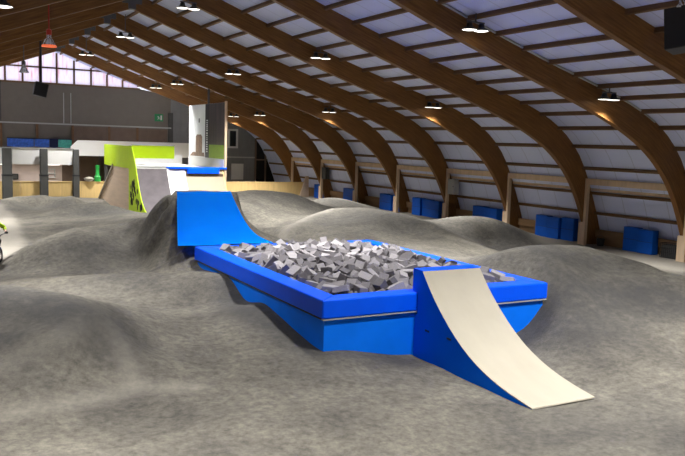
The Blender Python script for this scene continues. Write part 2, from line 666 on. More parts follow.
# pit perimeter
wp((6.6, 20.6, .52), (6.6, 19.9, .48), (6.6, 18.3, .66), (6.6, 17.7, .5), (6.6, 17.0, .23), (6.6, 16.4, .28), (6.6, 15.85, .38),
   (6.6, 15.1, .30), (6.6, 14.5, .2), (6.6, 13.8, .11), (6.6, 13.2, .03), (6.6, 12.7, .02),
   (7.2, 12.7, 0), (7.7, 12.7, -.1), (8.4, 12.7, -.24), (9, 12.7, -.26), (10.3, 12.7, -.24), (11, 12.7, -.2),
   (8.75, 11.9, -.25), (8.75, 11.2, -.27), (8.75, 10.5, -.28), (8.75, 9.8, -.28), (8.8, 9.15, -.28), (10.3, 9.15, -.28), (10.3, 11, -.27),
   (11.6, 12.7, -.08), (12.0, 12.7, .1), (12.35, 12.7, .5), (12.55, 12.9, .72),
   (12.7, 14, .95), (12.7, 16, .92), (12.7, 18, .85), (12.6, 20.4, .75), (10.5, 21.0, .78), (12, 21.1, .78), (9, 14, 0), (9, 19, 0))
# right mound: lip, crest, face, foot
px((562, 282, 1.02), (593, 278, 1.05), (620, 279, 1.0), (645, 280, 1.0), (685, 276, 1.05),
   (500, 254, 1.35), (530, 246, 1.5), (560, 244.5, 1.5), (585, 246.5, 1.45), (605, 252, 1.35), (630, 259.5, 1.2), (655, 267.5, 1.1),
   (580, 262, 1.3), (545, 262, 1.35),
   (572, 302, .68), (610, 302, .66), (650, 301, .66), (685, 296, .72), (570, 325, .33), (610, 330, .28), (650, 330, .28), (685, 324, .36), (590, 286, .92), (635, 287, .88), (590, 270, 1.12), (640, 273, 1.06),
   (548, 352, -.1), (592, 366, -.12), (640, 372, -.1), (685, 368, -.04), (600, 395, -.27), (640, 410, -.27), (685, 395, -.22))
wp((17.5, 17.5, .35), (15.5, 18.5, .5), (19.5, 16.5, .2), (21, 19, 0), (22.5, 17.5, 0), (19, 20.5, .1), (17, 13, .75), (19, 14, .3), (15, 9.5, -.1), (18, 10, 0), (22, 12, 0))
# foreground
px((0, 456, -.05), (100, 456, -.12), (200, 456, -.18), (300, 456, -.24), (450, 456, -.3), (600, 456, -.3), (685, 456, -.3),
   (400, 400, -.2), (480, 425, -.3), (300, 400, -.13), (360, 375, -.12), (240, 420, -.12), (330, 425, -.15), (420, 432, -.24))
# left front mound
px((98, 313, .86), (60, 299, 1.0), (30, 289, 1.02), (0, 284, 1.02), (0, 325, .72), (40, 323, .76), (0, 366, .36), (30, 351, .52), (65, 333, .74),
   (60, 365, .33), (100, 350, .42), (25, 390, .15), (112, 326, .66), (125, 355, .32), (138, 388, -.03), (0, 416, -.02), (70, 403, -.02), (130, 318, .5), (120, 304, .5), (145, 345, .2),
   (205, 387, -.1), (165, 350, .1), (155, 325, .28))
wp((1.2, 19.6, .2), (2.3, 18.0, .3), (3.5, 17.0, .3), (-2, 16, .9), (-2, 13, .2), (-2, 20, .1), (-5, 15, .4))
# roller left of the pit
px((215, 272.5, .62), (180, 271.5, .6), (140, 272, .56), (95, 274, .5), (45, 279, .4), (205, 300, .22), (165, 302, .2), (125, 302, .22),
   (225, 318, .2), (190, 318, .2), (240, 345, .06), (200, 350, .04), (270, 370, -.03))
wp((5.6, 20.0, .3), (4.2, 21.4, .15), (2.4, 22.6, .1))
# second roller
px((25, 250, .45), (60, 240, .75), (100, 236.5, .82), (140, 234, .85), (165, 240, .75), (60, 266, .12), (100, 267.5, .12), (150, 268.5, .14), (185, 266, .3), (10, 266, 0.02),
   (100, 252, .45), (150, 252, .45))
wp((6.2, 29.5, .3), (4.5, 29.5, .15), (2.3, 27, .02), (0, 26, 0), (0, 30, 0), (3, 36, 0), (1, 40, 0), (2, 33, 0))
# bank on the left of the blue landing
def pyl(*pts):
    for (x, y, Y) in pts:
        d = r2*((x-342.5)/FPX) - u2*((y-228)/FPX) + fw
        CT.append((d.x*Y/d.y, Y, CH+d.z*Y/d.y))


pyl((174, 194, 24.3), (163, 200, 24.7), (150, 209, 25.2), (135, 217.5, 26.2), (120, 223, 27.5), (172, 222, 23.7), (158, 224, 24.4), (164, 211, 24.3), (171, 207, 24.0), (170, 237, 23.1), (155, 234, 24.0), (182, 255, 22.2))
wp((7.6, 26.0, 1.5), (6.9, 26.6, 1.1), (6.3, 27.8, .6), (7.6, 28.2, .8), (9, 25.6, 1.8), (9.5, 28.5, .9), (7.4, 23, 1.15), (8, 23.5, 1.35), (9.6, 24.6, 1.8),
   (9.6, 22.5, 1.0), (6.3, 21.2, .72), (6.8, 21.6, .93), (7.5, 22, .98), (8.5, 22, .95), (6.35, 20.9, .6))
# hump right of the blue landing
px((233, 192, 1.75), (247, 190.5, 1.7), (275, 191.5, 1.6), (295, 195, 1.4), (312, 201, 1.15), (255, 208, 1.25), (285, 212, 1.0), (262, 228, .85), (285, 226, .8), (255, 236, .85))
wp((12, 38, .6), (15, 38, .6), (17, 37, .4), (11.5, 33, 1.3))
# central mound behind the pit
px((318, 213, 1.15), (330, 209, 1.35), (345, 207.5, 1.42), (370, 208.5, 1.42), (390, 212, 1.35), (411, 219.5, 1.2), (434, 226, 1.0), (452, 238, .75),
   (320, 235, .85), (350, 238, .85), (385, 240, .8), (378, 222, 1.15), (345, 224, 1.1), (420, 245, .8), (460, 258, .9))
wp((16, 30.5, .7), (18.5, 28, .6), (20.5, 24.5, .2), (19, 23, .25), (16, 24, .8))
for q_ in ((272, 238, .82), (286, 230, .95), (300, 222, 1.08), (315, 214.5, 1.24)):
    px(q_)
    a_ = pz(*q_)
    wp((a_[0]-.5, a_[1]+1.0, q_[2]-.42), (a_[0]+.7, a_[1]-.6, q_[2]-.12))
px((308, 204, .9), (318, 199, 1.05), (344, 199, 1.05), (354, 206, .8))
wp((20, 42, .3), (23, 40, .1))
# hump close to the right wall
px((455, 233, .6), (475, 225, .85), (490, 223, .9), (510, 227, .75), (532, 238, .3))
wp((24, 28, .15), (23.5, 31, .1), (21.5, 29.5, .3))
# far left humps
px((48, 212, .12), (58, 207.5, .38), (72, 204, .5), (100, 204, .5), (115, 208, .38), (126, 213, .2), (85, 214, .08), (60, 218, .08), (100, 222, .2), (60, 226, .12))
wp((7.4, 44.3, -.05), (9, 44, 0), (6, 44.6, -.08))
px((0, 200, .3), (20, 196.5, .4), (45, 195, .45), (75, 197, .4), (97, 202, .3), (40, 205, -.05), (62, 203, -.08), (25, 205, .0), (80, 204, .0))
wp((5, 49.5, .1), (7.5, 49.5, .1), (9.5, 49, .1), (3, 48, 0), (9.5, 45, .0), (10, 41, .1), (10.5, 38.5, .3), (12.5, 38.5, .5), (14.5, 38.5, .5), (9, 39, .3), (11, 36.5, .5))
for y in range(-3, 61, 6):
    wp((25.6, y, 0), (-9, y, 0))
for x in range(-8, 27, 6):
    wp((x, 52, 0), (x, 58, 0), (x, -3, -.3))
wp((0, 3, -.3), (6, 3, -.3), (12, 5, -.3), (20, 5, -.1), (-4, 8, -.1), (24, 34, 0), (24, 44, 0), (20, 48, 0.1), (16, 46, 0), (12, 46, 0), (-4, 30, 0), (-4, 40, 0))
C = np.array(CT)


def tps_k(d2):
    return np.where(d2 > 1e-9, .5*d2*np.log(d2+1e-12), 0)


n = len(C)
D2 = ((C[:, None, :2]-C[None, :, :2])**2).sum(-1)
A = np.zeros((n+3, n+3))
A[:n, :n] = tps_k(D2)+np.eye(n)*.008
A[:n, n:] = np.c_[np.ones(n), C[:, :2]]
A[n:, :n] = A[:n, n:].T
wts = np.linalg.solve(A, np.r_[C[:, 2], 0, 0, 0])


def terrain_z(X, Y):
    X, Y = np.asarray(X, float).ravel(), np.asarray(Y, float).ravel()
    out = np.zeros(len(X))
    for s in range(0, len(X), 20000):
        d2 = (X[s:s+20000, None]-C[None, :, 0])**2+(Y[s:s+20000, None]-C[None, :, 1])**2
        out[s:s+20000] = tps_k(d2)@wts[:n]+wts[n]+wts[n+1]*X[s:s+20000]+wts[n+2]*Y[s:s+20000]
    return np.clip(out, -.45, 2.3)


gx = np.unique(np.r_[np.arange(-10, 0, .5), np.arange(0, 17, .16), np.arange(17, 26.4, .22), 26.4])
gy = np.unique(np.r_[np.arange(-3.6, 6, .5), np.arange(6, 30, .16), np.arange(30, 52, .22), np.arange(52, 59.6, .5), 59.6])
GX, GY = np.meshgrid(gx, gy)
GZ = terrain_z(GX, GY).reshape(GX.shape)
fade = np.clip((25.6-GX)/1.5, 0, 1)
GZ *= np.where(GX > 24.1, fade, 1)
inside = (GX > 7.0) & (GX < 12.15) & (GY > 13.15) & (GY < 20.3)
cap = np.maximum(2.2-.98*np.clip(7.15-GX, 0, 9)-.12*np.clip(GY-25, 0, 9), 1.0)
bank = (GX < 7.4) & (GX > 4.5) & (GY > 23.2) & (GY < 30)
k_ = .08
GZ = np.where(bank, -k_*np.log(np.exp(-GZ/k_)+np.exp(-cap/k_)), GZ)
tt = np.clip((GY-20.72)/3.68, 0, 1)
sheet = np.interp(GY, prof_land[:, 0], prof_land[:, 1])
on_land = (GX > 6.15+tt*1.06) & (GX < 9.2) & (GY > 20.6) & (GY < 24.55)
GZ = np.where(on_land, np.minimum(GZ, sheet-.14), GZ)
GZ = np.where(inside, np.minimum(GZ, .1), GZ)
under = (GX > 8.95) & (GX < 10.2) & (GY > 9.6) & (GY < 13)
GZ = np.where(under, np.minimum(GZ, -.3), GZ)
# fine unevenness of the hand-shaped surface
GZ = GZ + np.where(GX < 24, .010*np.sin(GX*3.1+1.7*np.sin(GY*1.3))*np.sin(GY*2.3+GX*.7), 0)
me = bpy.data.meshes.new('floor')
nx, ny = len(gx), len(gy)
V = np.c_[GX.ravel(), GY.ravel(), GZ.ravel()]
ii = (np.arange(ny-1)[:, None]*nx+np.arange(nx-1)[None, :]).ravel()
me.from_pydata(V.tolist(), [], np.c_[ii, ii+1, ii+1+nx, ii+nx].tolist())
me.polygons.foreach_set('use_smooth', [True]*len(me.polygons))


def seg_d(X, Y, P):
    best = np.full(X.shape, 1e9)
    for (a, b_) in zip(P[:-1], P[1:]):
        a, b_ = np.array(a[:2]), np.array(b_[:2])
        t = np.clip(((X-a[0])*(b_[0]-a[0])+(Y-a[1])*(b_[1]-a[1]))/((b_-a)@(b_-a)), 0, 1)
        best = np.minimum(best, np.hypot(X-a[0]-t*(b_[0]-a[0]), Y-a[1]-t*(b_[1]-a[1])))
    return best


dust = np.zeros(GX.shape)
# worn pale lines on edges, swept pale concrete on the left, gravel by the right wall
lines = [([(0, 366, .36), (30, 351, .52), (65, 333, .74), (98, 313, .86)], .13, .36), ([(112, 326, .66), (125, 355, .32), (138, 388, -.03)], .12, .34),
         ([(0, 416, -.02), (70, 403, -.02), (138, 388, -.03), (205, 387, -.1)], .12, .32),
         ([(272, 238, .85), (300, 222, 1.0), (330, 209, 1.35)], .25, .4)]
for L_, w_, s_ in lines:
    s_ = min(.8, s_*1.5)
    d_ = seg_d(GX, GY, [pz(*q) for q in L_])
    dust = np.maximum(dust, s_*np.exp(-(d_/w_)**2))
sw = np.array([pz(*q, 0)[:2] for q in [(-60, 204), (2, 207), (12, 212), (18, 224), (25, 242), (22, 252), (12, 264), (-60, 268)]])


def in_poly(X, Y, P):
    r_ = np.zeros(X.shape, bool)
    j = len(P)-1
    for i in range(len(P)):
        xi, yi, xj, yj = *P[i], *P[j]
        c_ = ((yi > Y) != (yj > Y)) & (X < (xj-xi)*(Y-yi)/(yj-yi+1e-12)+xi)
        r_ ^= c_
        j = i
    return r_


dust = np.where(in_poly(GX, GY, sw), .66, dust)
dust = np.maximum(dust, .75*np.clip((GX-22.9+.5*np.sin(GY*1.1)+.25*np.sin(GY*3.7))/.8, 0, 1)*(GY > 12))
for _ in range(2):
    q_ = np.pad(dust, 1, mode='edge')
    dust = (q_[:-2, 1:-1]+q_[2:, 1:-1]+q_[1:-1, :-2]+q_[1:-1, 2:]+2*q_[1:-1, 1:-1])/6
dark = np.zeros(GX.shape)  # slope shading, pit-side shade and darker patches put into the asphalt colour
shade_paths = [([(575, 325, .3), (610, 302, .66), (560, 298, .7), (660, 300, .65)], 1.1, .7), ([(530, 250, 1.4), (560, 262, 1.3), (600, 265, 1.2)], 1.0, .5), ([(-20, 305, .85), (20, 308, .85), (75, 310, .92)], .9, .75), ([(-10, 345, .55), (30, 335, .62)], .4, .5),
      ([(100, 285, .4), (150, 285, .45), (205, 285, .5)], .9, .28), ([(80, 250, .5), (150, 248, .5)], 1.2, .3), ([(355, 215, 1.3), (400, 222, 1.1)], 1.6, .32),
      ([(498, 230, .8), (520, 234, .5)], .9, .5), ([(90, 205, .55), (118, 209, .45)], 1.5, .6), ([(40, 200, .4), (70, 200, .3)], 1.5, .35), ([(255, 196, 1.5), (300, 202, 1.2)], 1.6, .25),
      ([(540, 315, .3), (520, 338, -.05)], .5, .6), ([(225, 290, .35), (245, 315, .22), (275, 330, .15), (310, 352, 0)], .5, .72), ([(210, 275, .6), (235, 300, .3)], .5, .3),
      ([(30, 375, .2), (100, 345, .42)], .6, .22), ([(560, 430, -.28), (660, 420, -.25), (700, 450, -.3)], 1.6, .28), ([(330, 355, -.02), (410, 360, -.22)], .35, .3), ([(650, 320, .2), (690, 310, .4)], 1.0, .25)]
for L_, w_, s_ in shade_paths:
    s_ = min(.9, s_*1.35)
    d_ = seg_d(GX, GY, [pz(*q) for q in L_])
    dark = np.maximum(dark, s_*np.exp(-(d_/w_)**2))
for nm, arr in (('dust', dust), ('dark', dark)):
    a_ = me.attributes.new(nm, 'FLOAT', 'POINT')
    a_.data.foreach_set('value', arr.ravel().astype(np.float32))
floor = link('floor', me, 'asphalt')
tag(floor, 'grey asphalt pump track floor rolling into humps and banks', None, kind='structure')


def gz(x, y):
    return float(terrain_z([x], [y])[0])


# ------------------------------------------------------------------ foam pit
PX0, PX1, PY0, PY1, PZ = 6.70, 12.42, 12.80, 20.66, 1.05
RW, RH = .45, .37
pit = thing('foam_pit', 'large blue foam pit box with padded vinyl rim', 'foam pit', (PX0, PY0, 0))


def pitpart(name, x0, x1, y0, y1, z0, z1, m_, bev=0):
    o = MB().box(x0-PX0, x1-PX0, y0-PY0, y1-PY0, z0, z1, bev).build(name, m_, pit)
    return o


def rim(name, poly, parent=pit):
    mb = MB()
    mb.prism([(x-PX0, y-PY0) for x, y in poly], PZ-RH, PZ, 'z')
    bmesh.ops.bevel(mb.bm, geom=list(mb.bm.edges), offset=.03, segments=3, affect='EDGES', profile=.5)
    o = mb.build(name, 'blue_vinyl', parent)
    return o


e_ = .03
rim('rim_pad', [(PX0-.02, PY0-.02), (PX1+.02, PY0-.02), (PX1-RW, PY0+RW), (PX0+RW, PY0+RW)])
rim('rim_pad', [(PX0-.02, PY0-.02), (PX0+RW, PY0+RW), (PX0+RW, PY1-RW), (PX0-.02, PY1+.02)])
rim('rim_pad', [(PX1+.02, PY0-.02), (PX1+.02, PY1+.02), (PX1-RW, PY1-RW), (PX1-RW, PY0+RW)])
rim('rim_pad', [(PX0-.02, PY1+.02), (PX0+RW, PY1-RW), (PX1-RW, PY1-RW), (PX1+.02, PY1+.02)])
for nm, q in (('wall_panel', (PX0+.05, PX1-.05, PY0+.05, PY0+.13)), ('wall_panel', (PX0+.05, PX0+.13, PY0+.13, PY1-.13)),
              ('wall_panel', (PX1-.13, PX1-.05, PY0+.13, PY1-.13)), ('wall_panel', (PX0+.05, PX1-.05, PY1-.13, PY1-.05))):
    pitpart(nm, *q, -.45, PZ-RH+.02, 'blue_paint')
# pale trim line under the padding
pitpart('trim_strip', PX0+.0, PX1-.0, PY0-.012, PY0+.06, PZ-RH-.03, PZ-RH-.004, 'cabinet_grey')
pitpart('trim_strip', PX0-.012, PX0+.06, PY0+.06, PY1-.06, PZ-RH-.025, PZ-RH-.006, 'pillar_grey')
# foam blocks: 300 individual ones on top, the rest of the heap below
ix0, ix1, iy0, iy1 = PX0+RW+.03, PX1-RW-.03, PY0+RW+.03, PY1-RW-.03


def heap(x, y):
    u_ = min(x-ix0, ix1-x, y-iy0, iy1-y)
    return .98+.09*min(1, max(0, u_)/1.2)+.04*math.sin(x*2.1)*math.sin(y*1.7)


def rot():
    return Matrix.Rotation(random.uniform(0, 6.28), 4, 'Z') @ Matrix.Rotation(random.gauss(0, .55), 4, 'X') @ Matrix.Rotation(random.gauss(0, .55), 4, 'Y')


FD = [(.21, .21, .21), (.21, .21, .34), (.19, .19, .42), (.24, .12, .33)]
foam_me = []
for d_ in FD:
    for m_ in ('foam_light', 'foam_mid', 'foam_dark'):
        q = MB().box(-d_[2]/2, d_[2]/2, -d_[0]/2, d_[0]/2, -d_[1]/2, d_[1]/2, .008).mesh('foam_block')
        q.materials.append(M[m_])
        foam_me.append(q)
spots = []
tries = 0
while len(spots) < 300 and tries < 60000:
    tries += 1
    x, y = random.uniform(ix0+.12, ix1-.12), random.uniform(iy0+.12, iy1-.12)
    if 8.7 < x < 10.4 and y < 13.35:
        continue
    if all((x-a)**2+(y-b_)**2 > .262**2 for a, b_ in spots):
        spots.append((x, y))
for x, y in spots:
    fi = random.randrange(len(foam_me))
    o = link('foam_block', foam_me[fi], None)
    o.matrix_world = Matrix.Translation((x, y, heap(x, y)+random.uniform(-.02, .09))) @ rot()
    tag(o, '%s %s foam block lying loose on the heap in the pit' % (('pale grey', 'mid grey', 'dark grey')[fi % 3], ('cubic', 'oblong', 'long slim', 'flat')[fi//3]), 'foam block', 'grey foam blocks on top of the pit heap')
mb = MB()
for lay in range(2):
    x = ix0+.08
    while x < ix1-.06:
        y = iy0+.08
        while y < iy1-.06:
            d_ = random.choice(FD)
            jx, jy = random.uniform(-.06, .06), random.uniform(-.06, .06)
            xx, yy = min(max(x+jx, ix0+.12), ix1-.12), min(max(y+jy, iy0+.12), iy1-.12)
            T = Matrix.Translation((xx, yy, heap(xx, yy)-.13-.2*lay)) @ rot()
            mb.box(-d_[2]/2, d_[2]/2, -d_[0]/2, d_[0]/2, -d_[1]/2, d_[1]/2, 0, T)
            y += .25
        x += .25
hp = mb.build('foam_heap', 'foam_mid')
tag(hp, 'mass of grey foam blocks filling the blue pit beneath the top layer', 'foam', kind='stuff')
pitpart('pit_floor', PX0+.13, PX1-.13, PY0+.13, PY1-.13, .5, .62, 'black_cloth')

# ------------------------------------------------------------------ kicker ramp
KX0, KX1 = 8.85, 10.28
kick = thing('kicker_ramp', 'blue kicker ramp with pale plywood curve leaning on the foam pit front', 'ramp', (KX0, 12.8, 0))
curve = [(12.60, 1.53), (12.37, 1.235), (12.07, .94), (11.74, .66), (11.42, .42), (11.04, .19), (10.65, .03), (10.25, -.09), (9.74, -.19), (9.28, -.245)]
curve = [tuple(p) for p in resample(curve, 24)]
curve[0] = (12.60, 1.53)
w_ = KX1-KX0


def kloc(P):
    return [(y-12.8, z) for y, z in P]


under_c = [(y-.012, z-.022) for y, z in curve]
side = under_c+[(9.34, -.3), (9.34, -.42), (12.84, -.42), (12.84, .60), (12.76, .60), (12.76, 1.07), (12.95, 1.07), (12.95, 1.515), (12.60, 1.515)]
MB().prism(kloc(side), 0, .03, 'x').build('side_panel', 'blue_side', kick)
MB().prism(kloc(side), w_-.03, w_, 'x').build('side_panel', 'blue_side', kick)
MB().prism(kloc(curve+[(y-.012, z-.02) for y, z in curve[::-1]]), -.015, w_+.015, 'x').build('riding_surface', 'birch', kick, True)
MB().box(0, w_, -.19, .15, 1.5, 1.545, .008).build('top_deck', 'blue_vinyl', kick)
MB().box(.03, w_-.03, .12, .15, 1.07, 1.5).build('back_panel', 'blue_side', kick)
MB().box(.03, w_-.03, -3.46, -3.42, -.42, -.27).build('front_edge', 'plywood', kick)
for (yy, zz) in ((12.38, .35), (11.65, .36)):
    MB().box(-.006, .01, yy-12.8-.07, yy-12.8+.07, zz-.02, zz+.02, .004).build('handle_slot', 'black_metal', kick)

# ------------------------------------------------------------------ blue landing behind the pit
land = thing('landing_ramp', 'curved blue vinyl landing ramp rising behind the foam pit', 'ramp', (7.7, 21, 0))
prof = prof_land
bm = bmesh.new()
rows = []
for (y, z) in prof:
    t = (y-20.72)/(24.4-20.72)
    xl, xr = 6.22+t*(7.28-6.22), 9.12
    rows.append([bm.verts.new((xl+(xr-xl)*k/8-7.7, y-21, z+.012*math.sin(k*1.3+y*2.2))) for k in range(9)])
for i in range(len(rows)-1):
    for k in range(8):
        bm.faces.new((rows[i][k], rows[i][k+1], rows[i+1][k+1], rows[i+1][k]))
ret = bmesh.ops.solidify(bm, geom=list(bm.faces), thickness=.08)
mb = MB()
mb.bm.free()
mb.bm = bm
mb.build('landing_sheet', 'blue_landing', land, True)
# sides and back down to the ground
for xs, mt in (((6.22, 7.28), 'white_board'), ((9.12, 9.12), 'blue_side')):
    bm = bmesh.new()
    top, bot = [], []
    for (y, z) in prof:
        t = (y-20.72)/3.68
        x = xs[0]+t*(xs[1]-xs[0])
        top.append((x, y, z-.03))
        bot.append((x, y, min(gz(x, y)-.1, z-.1)))
    if mt == 'white_board':
        vs = [bm.verts.new((x-7.7-.01, y-21, z+.045)) for x, y, z in top]
        vb = [bm.verts.new((x-7.7-.01, y-21, z-.02)) for x, y, z in top]
        nm = 'edge_trim'
    else:
        vs = [bm.verts.new((x-7.7+.005, y-21, z)) for x, y, z in top]
        vb = [bm.verts.new((x-7.7+.005, y-21, z)) for x, y, z in bot]
        nm = 'side_panel'
    for i in range(len(vs)-1):
        bm.faces.new((vs[i], vs[i+1], vb[i+1], vb[i]))
    bmesh.ops.solidify(bm, geom=list(bm.faces), thickness=.03)
    mb = MB()
    mb.bm.free()
    mb.bm = bm
    mb.build(nm, mt, land)

# ------------------------------------------------------------------ start tower with quarter and roll-ins
tow = thing('start_tower', 'start platform with lime walls, grey quarter and pale roll-in ramps', 'platform', (10, 42, 0))
QC = resample([(38.2, .14), (38.7, .17), (39.1, .28), (39.55, .52), (39.9, .82), (40.33, 1.3), (40.76, 2.0), (41.0, 2.4)], 18)


def tl(P):
    return [(y-42, z) for y, z in P]


def surf(name, x0, x1, m_, lift=0):
    P = [(y, z+lift) for y, z in QC]
    Q = [(y+.03, z-.06+lift) for y, z in QC[::-1]]
    MB().prism(tl(P+Q), x0-10, x1-10, 'x').build(name, m_, tow, True)


surf('quarter_surface', 10.04, 11.65, 'skate_grey')
surf('white_roll_in', 11.65, 12.65, 'white_board', .0)
surf('birch_roll_in', 12.65, 14.8, 'roll_birch', -.05)
# lime side panel following the curve, up to the wall
sp = [(y, z-.01) for y, z in QC]+[(41.35, 2.9), (42.05, 3.58), (42.6, 3.58), (42.6, -.3), (38.2, -.3)]
lp = MB().prism(tl(sp), 0, .04, 'x').build('lime_side_panel', 'lime', tow)
# sprayed black graphic on the side panel
mb = MB()
random.seed(3)
for k in range(26):
    z = random.uniform(.35, 1.75)
    s_ = random.uniform(.12, .26)
    yc = float(np.interp(z, QC[:, 1], QC[:, 0]))-42
    y0 = random.uniform(yc+.35, .35)
    mb.prism([(y0+s_*math.cos(a)*random.uniform(.4, 1), z+1.3*s_*math.sin(a)*random.uniform(.5, 1)) for a in [i*1.047 for i in range(6)]], -.006, 0, 'x')
mb.build('spray_graphic', 'black_cloth', lp)['kind'] = 'stuff'
bx('lime_side_wall', 0, .06, .6, 7.0, 2.33, 3.56, 'lime', tow)
bx('lime_front_wall', .04, 2.35, -.05, .03, 2.92, 3.62, 'lime', tow)
bx('wall_cap', .0, 2.38, -.08, .06, 3.62, 3.67, 'white_board', tow)
MB().prism([(.6, -.3), (.6, 2.33), (4.5, 2.33), (9.0, -.2), (9.0, -.3)], .01, .05, 'x').build('plywood_side', 'plywood', tow)
MB().prism([(4.5, 2.33), (9.0, -.2), (9.0, -.05), (4.5, 2.45)], -.06, 2.3, 'x').build('back_ramp', 'birch', tow)
bx('deck', .06, 4.8, -1.0, 6.6, 2.28, 2.40, 'deck_grey', tow)
bx('blue_coping', 1.75, 5.05, -1.12, -.55, 2.40, 2.50, 'blue_vinyl', tow, .02)
bx('blue_coping_pad', 2.75, 4.55, -1.3, -1.08, 2.16, 2.44, 'blue_vinyl', tow, .02)
bx('coping_shade_strip', 2.7, 4.8, -1.22, -1.1, 2.02, 2.16, 'brown_wall', tow)  # shaded gap below the coping, put in as a brown strip
sp = [(y, z-.01) for y, z in QC]+[(41.1, 2.4), (44, 2.4), (44, -.3), (38.2, -.3)]
MB().prism(tl(sp), 4.8, 4.86, 'x').build('plywood_side', 'yellow_ply', tow)
bx('rear_board', .06, 4.8, 6.55, 6.6, 2.4, 3.0, 'white_board', tow)
bx('rail_post', 4.92, 5.04, -1.08, -.97, -.1, 6.2, 'post_wood', tow)
bx('board_base', 4.9, 5.0, -.94, 5.5, 2.38, 2.95, 'white_board', tow)

ban = thing('picture_wall', 'tall printed picture wall on the start platform, tower photo beside dark trees over grass', 'banner', (15, 44, 2.95))
bx('backing', -.06, .06, -2.98, 3.5, 0, 3.18, 'white_board', ban)
pw_ = bx('tower_print', -.075, -.061, .35, 3.48, .02, 3.17, 'print_white', ban)
MB().prism([(.9, .30), (2.1, .30), (2.1, 1.25), (1.9, 1.38), (1.1, 1.38), (.9, 1.25)], -.082, -.076, 'x').build('doorway_print', 'print_brown', pw_)
MB().prism([(.4, .06), (3.3, .06), (2.7, .3), (.5, .3)], -.082, -.076, 'x').build('steps_print', 'print_brown', pw_)
bx('slit_print', -.082, -.076, 1.35, 1.6, 2.1, 2.35, 'end_grey', pw_)
sp_ = bx('spine_print', -.078, -.061, -.35, .35, .02, 3.17, 'print_black', ban)
random.seed(11)
zc = .35
while zc < 2.2:
    h_ = random.uniform(.05, .1)
    bx('letter_print', -.084, -.079, -.12, .12, zc, zc+h_, 'print_white', sp_)
    zc += h_+random.uniform(.04, .08)
bx('forest_print', -.075, -.061, -2.95, -.35, .8, 3.17, 'print_dark', ban)
bx('grass_print', -.075, -.061, -2.95, -.35, .02, .8, 'print_grass', ban)
bx('pole', -.05, .05, -.05, .05, 3.18, 4.2, 'steel', ban)

# ------------------------------------------------------------------ barrier, balcony, things at the far end
bar = thing('plywood_barrier', 'long yellow plywood barrier along the far edge of the track', 'barrier', (4, 51.5, 0))
x = -8.0
while x < 25.0:
    x1 = min(x+1.22, 25.1)
    bx('board', x+.006-4, x1-.006-4, 0, .05, -.05, 1.05, 'yellow_ply', bar)
    x = x1
bx('top_rail', -12, 21.1, -.03, .12, 1.05, 1.10, 'yellow_ply', bar)
MB().prism([(20.6, 0), (21.35, 0), (21.3, 1.55), (21.1, 1.55)], -.2, -.05).build('brace_board', 'plywood', bar)
for k, (x0, x1) in enumerate(((4.35, 4.93), (6.52, 7.0), (8.5, 8.88), (2.2, 2.7))):
    p = thing('foam_wrapped_pillar', ['dark grey padded pillar under the balcony, beside the dark wall box', 'dark grey padded pillar beside the white wall shelf',
              'slim dark grey padded pillar at the end of the balcony', 'dark grey padded pillar further along the balcony'][k], 'pillar', ((x0+x1)/2, 51.25, 0))
    w2_ = (x1-x0)/2
    MB().box(-w2_, w2_, -.22, .22, -.05, 1.5, .04).box(-w2_*.93, w2_*.93, -.2, .2, 1.5, 3.15, .04).build('padding', 'pillar_grey', p)
    bx('strap', -w2_-.01, w2_+.01, -.23, .23, 1.46, 1.54, 'black_cloth', p)
bal = thing('balcony', 'white balcony parapet on the padded pillars, pink wall below', 'balcony', (5, 52, 0))
for x0, x1 in ((-8, -3.0), (-2.98, -.02), (0, 1.55), (1.57, 3.55)):
    bx('parapet_panel', x0, x1, -.3, -.2, 2.15, 3.15, 'parapet_white', bal)
bx('floor_slab', -8, 3.6, -.2, 7.3, 2.15, 2.35, 'white_board', bal)
bx('coping', -8, 3.62, -.36, -.12, 3.15, 3.2, 'cabinet_grey', bal)
bx('pink_wall', -8, 3.55, 3.9, 4.0, 0, 2.15, 'pink_wall', bal)
bx('brown_side_wall', 3.56, 6.0, 3.9, 4.0, 0, 2.6, 'brown_wall', bal)
bal2 = thing('viewing_deck', 'higher white viewing deck parapet beside the balcony', 'balcony', (9, 53, 0))
MB().prism([(-.35, 2.72), (8.5, 2.72), (8.5, 3.74), (.1, 3.74), (-.35, 3.3)], -.1, 0).build('parapet_panel', 'parapet_white', bal2)
bx('floor_slab', -.3, 8.5, 0, 6.2, 2.72, 2.85, 'white_board', bal2)
for x in (2, 5.4, 8.2):
    bx('leg', x-.1, x+.1, .3, .5, 0, 2.72, 'pillar_grey', bal2)
for xx in (-.5, 3.0, 6.0):
    lt = thing('batten_lamp', 'white batten lamp on the underside of the balcony', 'lamp', (xx+1.5, 53.6, 2.08), 0, 'batten lamps under the balcony')
    bx('case', -.6, .6, -.06, .06, 0, .07, 'white_board', lt)
    bx('tube', -.55, .55, -.03, .03, -.03, 0, 'lamp_lens', lt)
    ld = bpy.data.lights.new('batten_light', 'AREA')
    ld.shape = 'RECTANGLE'
    ld.size, ld.size_y = 1.1, .1
    ld.energy = 70
    ld.color = LAMP_C
    lo = bpy.data.objects.new('batten_light', ld)
    COL.objects.link(lo)
    lo.parent = lt
    lo.location = (0, 0, -.04)
sh = thing('wall_shelf', 'white three tier shelf on the pink wall', 'shelf', (7.6, 55.85, 1.1))
for zz in (0, .28, .56):
    bx('shelf_board', -.5, .5, -.25, .04, zz, zz+.05, 'white_board', sh)
for x in (-.48, .44):
    bx('upright', x, x+.04, -.2, .04, 0, .62, 'cabinet_grey', sh)
b1 = thing('wall_box', 'small dark box on the pink wall', 'box', (5.45, 55.88, .98))
bx('case', -.28, .28, -.2, .01, 0, .38, 'black_metal', b1, .01)
